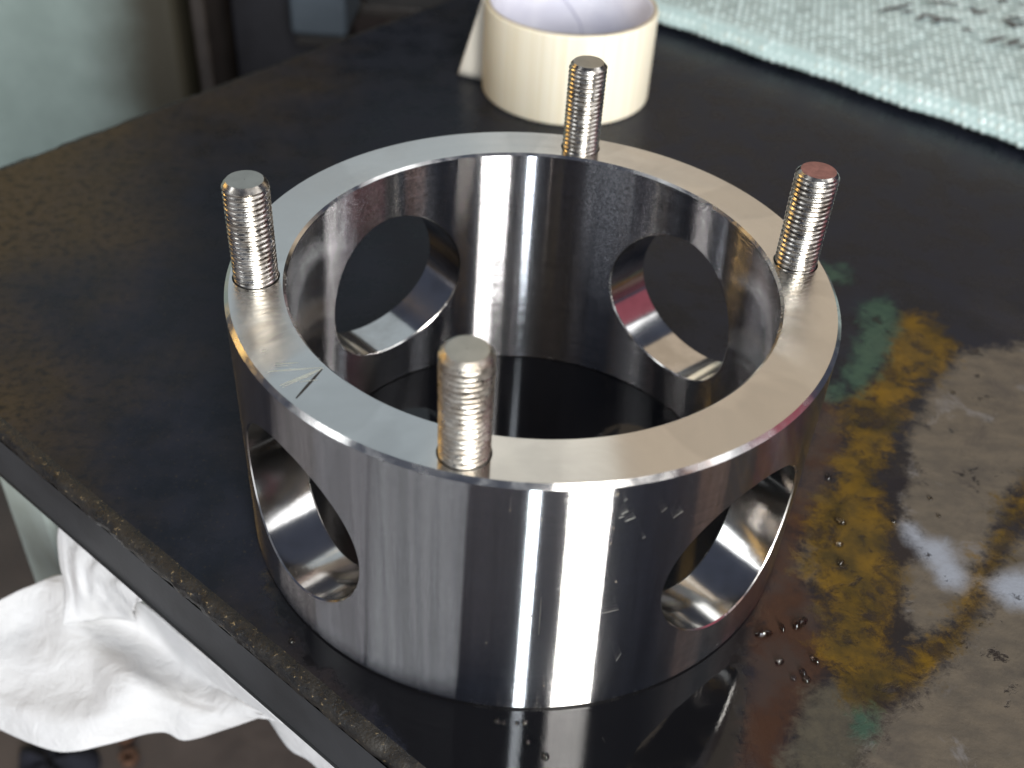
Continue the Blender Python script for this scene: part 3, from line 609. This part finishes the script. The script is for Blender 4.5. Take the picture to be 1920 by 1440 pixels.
# pale cabinet
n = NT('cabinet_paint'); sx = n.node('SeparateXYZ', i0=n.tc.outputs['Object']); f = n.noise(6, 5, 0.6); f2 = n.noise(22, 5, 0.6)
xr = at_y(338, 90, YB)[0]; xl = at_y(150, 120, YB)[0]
gr = n.ramp(n.math('ADD', sx.outputs[0], n.math('MULTIPLY', n.math('SUBTRACT', f, 0.5), 0.10)), xl - xr - 0.02, -0.02)  # fall-off into shade painted brown into the colour towards the right edge
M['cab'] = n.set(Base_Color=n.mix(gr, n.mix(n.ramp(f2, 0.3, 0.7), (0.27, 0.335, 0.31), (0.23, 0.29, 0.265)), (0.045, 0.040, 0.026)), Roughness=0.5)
cab = empty('steel_cabinet', (xr, YB, -0.80)); tag(cab, 'pale green steel cabinet with shade painted brown down its edge', 'cabinet')
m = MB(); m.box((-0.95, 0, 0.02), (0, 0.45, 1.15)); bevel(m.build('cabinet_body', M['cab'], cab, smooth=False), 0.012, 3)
m = MB(); m.box((-0.93, 0.03, 0), (-0.03, 0.42, 0.02)); m.build('plinth', M['wall'], cab, smooth=False)
# dark column with a highlight strip painted as a paler rail
M['col'] = plain('brown_black_paint', (0.030, 0.024, 0.020), 0.4, 0, 0.3, 20)
M['rail'] = plain('pale_rail', (0.16, 0.15, 0.13), 0.35, 0.5, 0.3, 40)
x0 = at_y(352, 90, YB)[0]; x1 = at_y(378, 60, YB)[0]; x2 = at_y(560, 60, YB)[0]
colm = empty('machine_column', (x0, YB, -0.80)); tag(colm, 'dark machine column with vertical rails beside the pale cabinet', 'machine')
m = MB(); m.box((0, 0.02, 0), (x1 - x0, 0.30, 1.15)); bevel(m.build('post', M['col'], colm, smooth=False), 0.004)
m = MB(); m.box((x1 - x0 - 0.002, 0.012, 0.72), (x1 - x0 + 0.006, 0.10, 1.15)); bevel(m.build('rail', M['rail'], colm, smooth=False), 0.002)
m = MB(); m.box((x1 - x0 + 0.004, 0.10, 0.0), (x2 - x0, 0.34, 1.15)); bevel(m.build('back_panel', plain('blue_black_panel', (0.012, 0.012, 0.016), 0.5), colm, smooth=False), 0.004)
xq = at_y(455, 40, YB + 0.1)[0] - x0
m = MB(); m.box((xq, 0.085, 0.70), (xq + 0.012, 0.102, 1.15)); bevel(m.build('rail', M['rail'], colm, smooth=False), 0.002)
# blue-grey box on its dark shelf
pa = at_y(545, 66, YB + 0.05); pb = at_y(650, 60, YB + 0.05)
bx = empty('blue_grey_box', (pa[0], YB + 0.05, pa[2])); tag(bx, 'dull blue grey metal box on a black bracket beyond the table', 'box')
M['bgbox'] = plain('blue_grey_paint', (0.060, 0.078, 0.095), 0.5, 0, 0.15, 12)
m = MB(); m.box((0, 0, 0), (pb[0] - pa[0], 0.10, 0.16)); bevel(m.build('box_body', M['bgbox'], bx, smooth=False), 0.006, 3)
m = MB(); m.box((0.004, 0.006, -0.014), (pb[0] - pa[0] - 0.004, 0.16, -0.0005)); bevel(m.build('bracket', M['dark_gap'], bx, smooth=False), 0.002)
# shelf unit holding it: dark frame
fr = empty('dark_shelf_frame', (pa[0] - 0.02, YB + 0.16, -0.80)); tag(fr, 'dark steel shelf frame behind the blue grey box', 'shelf')
hz = pa[2] + 0.80
for xx in (0.0, 0.34):
    m = MB(); m.box((xx, 0, 0), (xx + 0.03, 0.03, hz + 0.5)); bevel(m.build('upright', M['col'], fr, smooth=False), 0.003)
for zz in (0.25, hz - 0.03, hz + 0.4):
    m = MB(); m.box((-0.005, 0.031, zz), (0.375, 0.28, zz + 0.016)); bevel(m.build('shelf_board', M['col'], fr, smooth=False), 0.003)

# rusty nuts on the floor, dark blue rag
M['rustnut'] = plain('rust', (0.085, 0.040, 0.022), 0.8, 0, 0.4, 120, 0.4, 400)
for (px, py, rr_, lb) in ((236, 1385, 0.010, 'rusty hexagon nut close to the hem of the white rag'), (243, 1425, 0.011, 'larger rusty hexagon nut lying on the floor')):
    p = pix(px, py, -0.80); m = MB(); th6 = [PI / 3 * i + 0.2 for i in range(6)]
    rows = [(0.5, 0.0), (1.0, 0.0), (1.04, 0.1), (1.04, 0.8), (0.96, 0.92), (0.55, 0.92), (0.5, 0.85), (0.5, 0.0)]
    m.grid([[(rr_ * r * math.cos(t), rr_ * r * math.sin(t), rr_ * z) for t in th6] for r, z in rows], closed=True)
    o = m.build('rusty_nut', M['rustnut'], smooth=False); o.location = p; tag(o, lb, 'nut')
p = [pix(x, y, -0.798) for x, y in ((62, 1392), (110, 1385), (135, 1440), (120, 1500), (60, 1490))]
m = MB(); cc = np.mean(p, 0); ang = np.linspace(0, 2 * PI, 40, endpoint=False); r0 = 0.045
rows = []
for k_, z in ((1.0, 0.0), (0.97, 0.006), (0.8, 0.012), (0.5, 0.015), (0.1, 0.014)):
    rows.append([(cc[0] + r0 * k_ * (1 + 0.18 * math.sin(3 * t + 1)) * math.cos(t), cc[1] + r0 * k_ * (1 + 0.2 * math.sin(2 * t)) * math.sin(t), -0.80 + z * (1 + 0.5 * math.sin(5 * t))) for t in ang])
m.grid(rows, closed=True); tag(m.build('blue_rag', plain('navy_cloth', (0.006, 0.007, 0.014), 0.9)), 'dark blue rag lying on the floor by the rusty nuts', 'rag')
